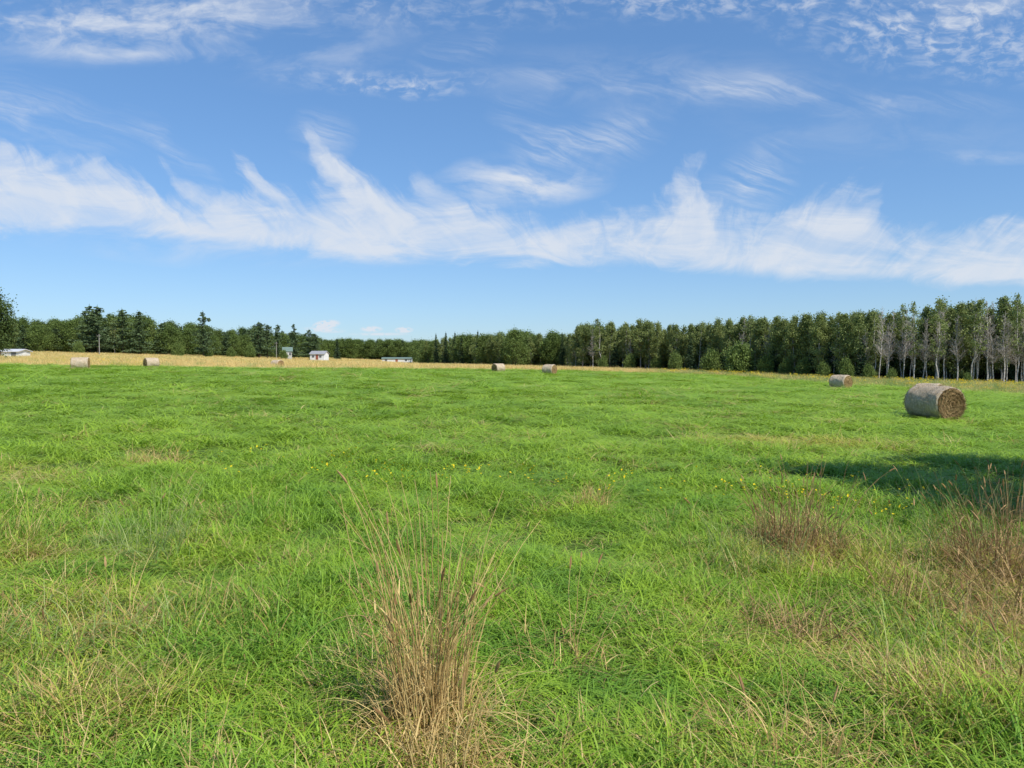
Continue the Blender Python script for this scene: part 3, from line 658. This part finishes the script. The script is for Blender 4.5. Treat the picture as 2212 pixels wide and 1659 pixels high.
def blobs(lst,tex,src=None):
    global alpha
    acc=None
    for cx,cy,rx,ry,ang,s in lst:
        mp=nd(nt,'ShaderNodeMapping',vector_type='TEXTURE'); nt.links.new(src or wbase,mp.inputs[0])
        mp.inputs['Location'].default_value=(cx,cy,0); mp.inputs['Rotation'].default_value=(0,0,ang); mp.inputs['Scale'].default_value=(rx*1.5,ry*1.5,1)
        g=nd(nt,'ShaderNodeTexGradient',gradient_type='SPHERICAL'); nt.links.new(mp.outputs[0],g.inputs[0])
        acc=M(nt,'MULTIPLY_ADD',g.outputs['Fac'],s*1.35,0.0 if acc is None else acc)
    q=M(nt,'MULTIPLY',acc,tex,clamp=True) if tex is not None else M(nt,'MULTIPLY',acc,1.0,clamp=True)
    alpha=M(nt,'SUBTRACT',M(nt,'ADD',alpha,q),M(nt,'MULTIPLY',alpha,q),clamp=True)
blobs([(.12,.03,.38,.085,.05,.7),(.52,.06,.32,.09,.15,.45),(.30,.125,.2,.016,.03,.45),(1.45,.19,.35,.06,.05,.3),(2.1,.03,.22,.06,.1,.4),(1.13,.395,.15,.045,-.05,1.1),(.47,.53,.3,.035,.05,.5),(1.9,.30,.3,.05,0,.15),(2.12,.345,.1,.012,0,.3),(.85,.552,.1,.016,0,.6),(.03,.40,.12,.08,0,.5)],softc)
blobs([(.20,.06,.3,.05,0,.5),(.75,.02,.6,.05,0,.3),(.78,.185,.16,.022,.12,.5),(.92,.19,.12,.028,0,.5),(2.02,.06,.38,.09,.15,.85),(1.45,.02,.25,.03,0,.4)],mottc)
blobs([(.06,.235,.19,.05,.3,.8),(.99,.125,.07,.035,-.3,.6),(1.62,.208,.45,.030,.07,.6),(1.17,.32,.10,.055,.9,.7),(1.29,.32,.12,.05,-.3,.75),(1.62,.40,.1,.06,-.6,.8),(.38,.33,.1,.03,.7,.5),(.70,.30,.05,.05,.9,.5)],wispc)
cum=MR(nt,NOISE(nt,comb(M(nt,'MULTIPLY',Xk,70.0),M(nt,'MULTIPLY',Yk,120.0)),1.0,3,.6),.36,.5)
blobs([(.706,.701,.022,.007,-.1,2.2),(.70,.713,.035,.005,.05,1.0),(.803,.711,.018,.005,0,1.6),(.873,.713,.015,.005,0,1.9),(.82,.722,.05,.003,0,.8)],cum,base)
front=M(nt,'MULTIPLY',MR(nt,sp.outputs[1],.12,.3),MR(nt,sp.outputs[2],0,.01)); alpha=M(nt,'MULTIPLY',alpha,front)
hs=nd(nt,'ShaderNodeHueSaturation'); hs.inputs['Saturation'].default_value=1.15; hs.inputs['Value'].default_value=1.0; nt.links.new(sky.outputs[0],hs.inputs['Color'])
skc=MIX(nt,1.0,hs.outputs[0],(.80,.97,1.18),'MULTIPLY')
gm=nd(nt,'ShaderNodeGamma'); gm.inputs[1].default_value=.62; nt.links.new(skc,gm.inputs[0])
skc=MIX(nt,1.0,gm.outputs[0],(1.18,1.40,1.66),'MULTIPLY')
col=MIX(nt,M(nt,'MULTIPLY',alpha,.88),skc,(5.1,5.4,5.9))
bg=nd(nt,'ShaderNodeBackground'); bg.inputs[1].default_value=.145; nt.links.new(col,bg.inputs[0])
wo=nd(nt,'ShaderNodeOutputWorld'); nt.links.new(bg.outputs[0],wo.inputs[0])
L=bpy.data.lights.new('sun','SUN'); L.energy=5.0; L.angle=math.radians(.5); L.color=(1,.95,.87)
so=add('sun',L); dv=Vector((sv[0]*math.cos(SEL),sv[1]*math.cos(SEL),math.sin(SEL))); so.rotation_euler=dv.to_track_quat('Z','Y').to_euler(); so.location=(0,0,50)
# ------------------------------------------------------------ camera
cd=bpy.data.cameras.new('camera'); cd.sensor_width=36; cd.lens=36*1640/2212; cd.clip_end=8000; cd.clip_start=.05
co=add('camera',cd,loc=(0,0,CAMH)); co.rotation_euler=(math.radians(90-2.15),0,0); sc.camera=co
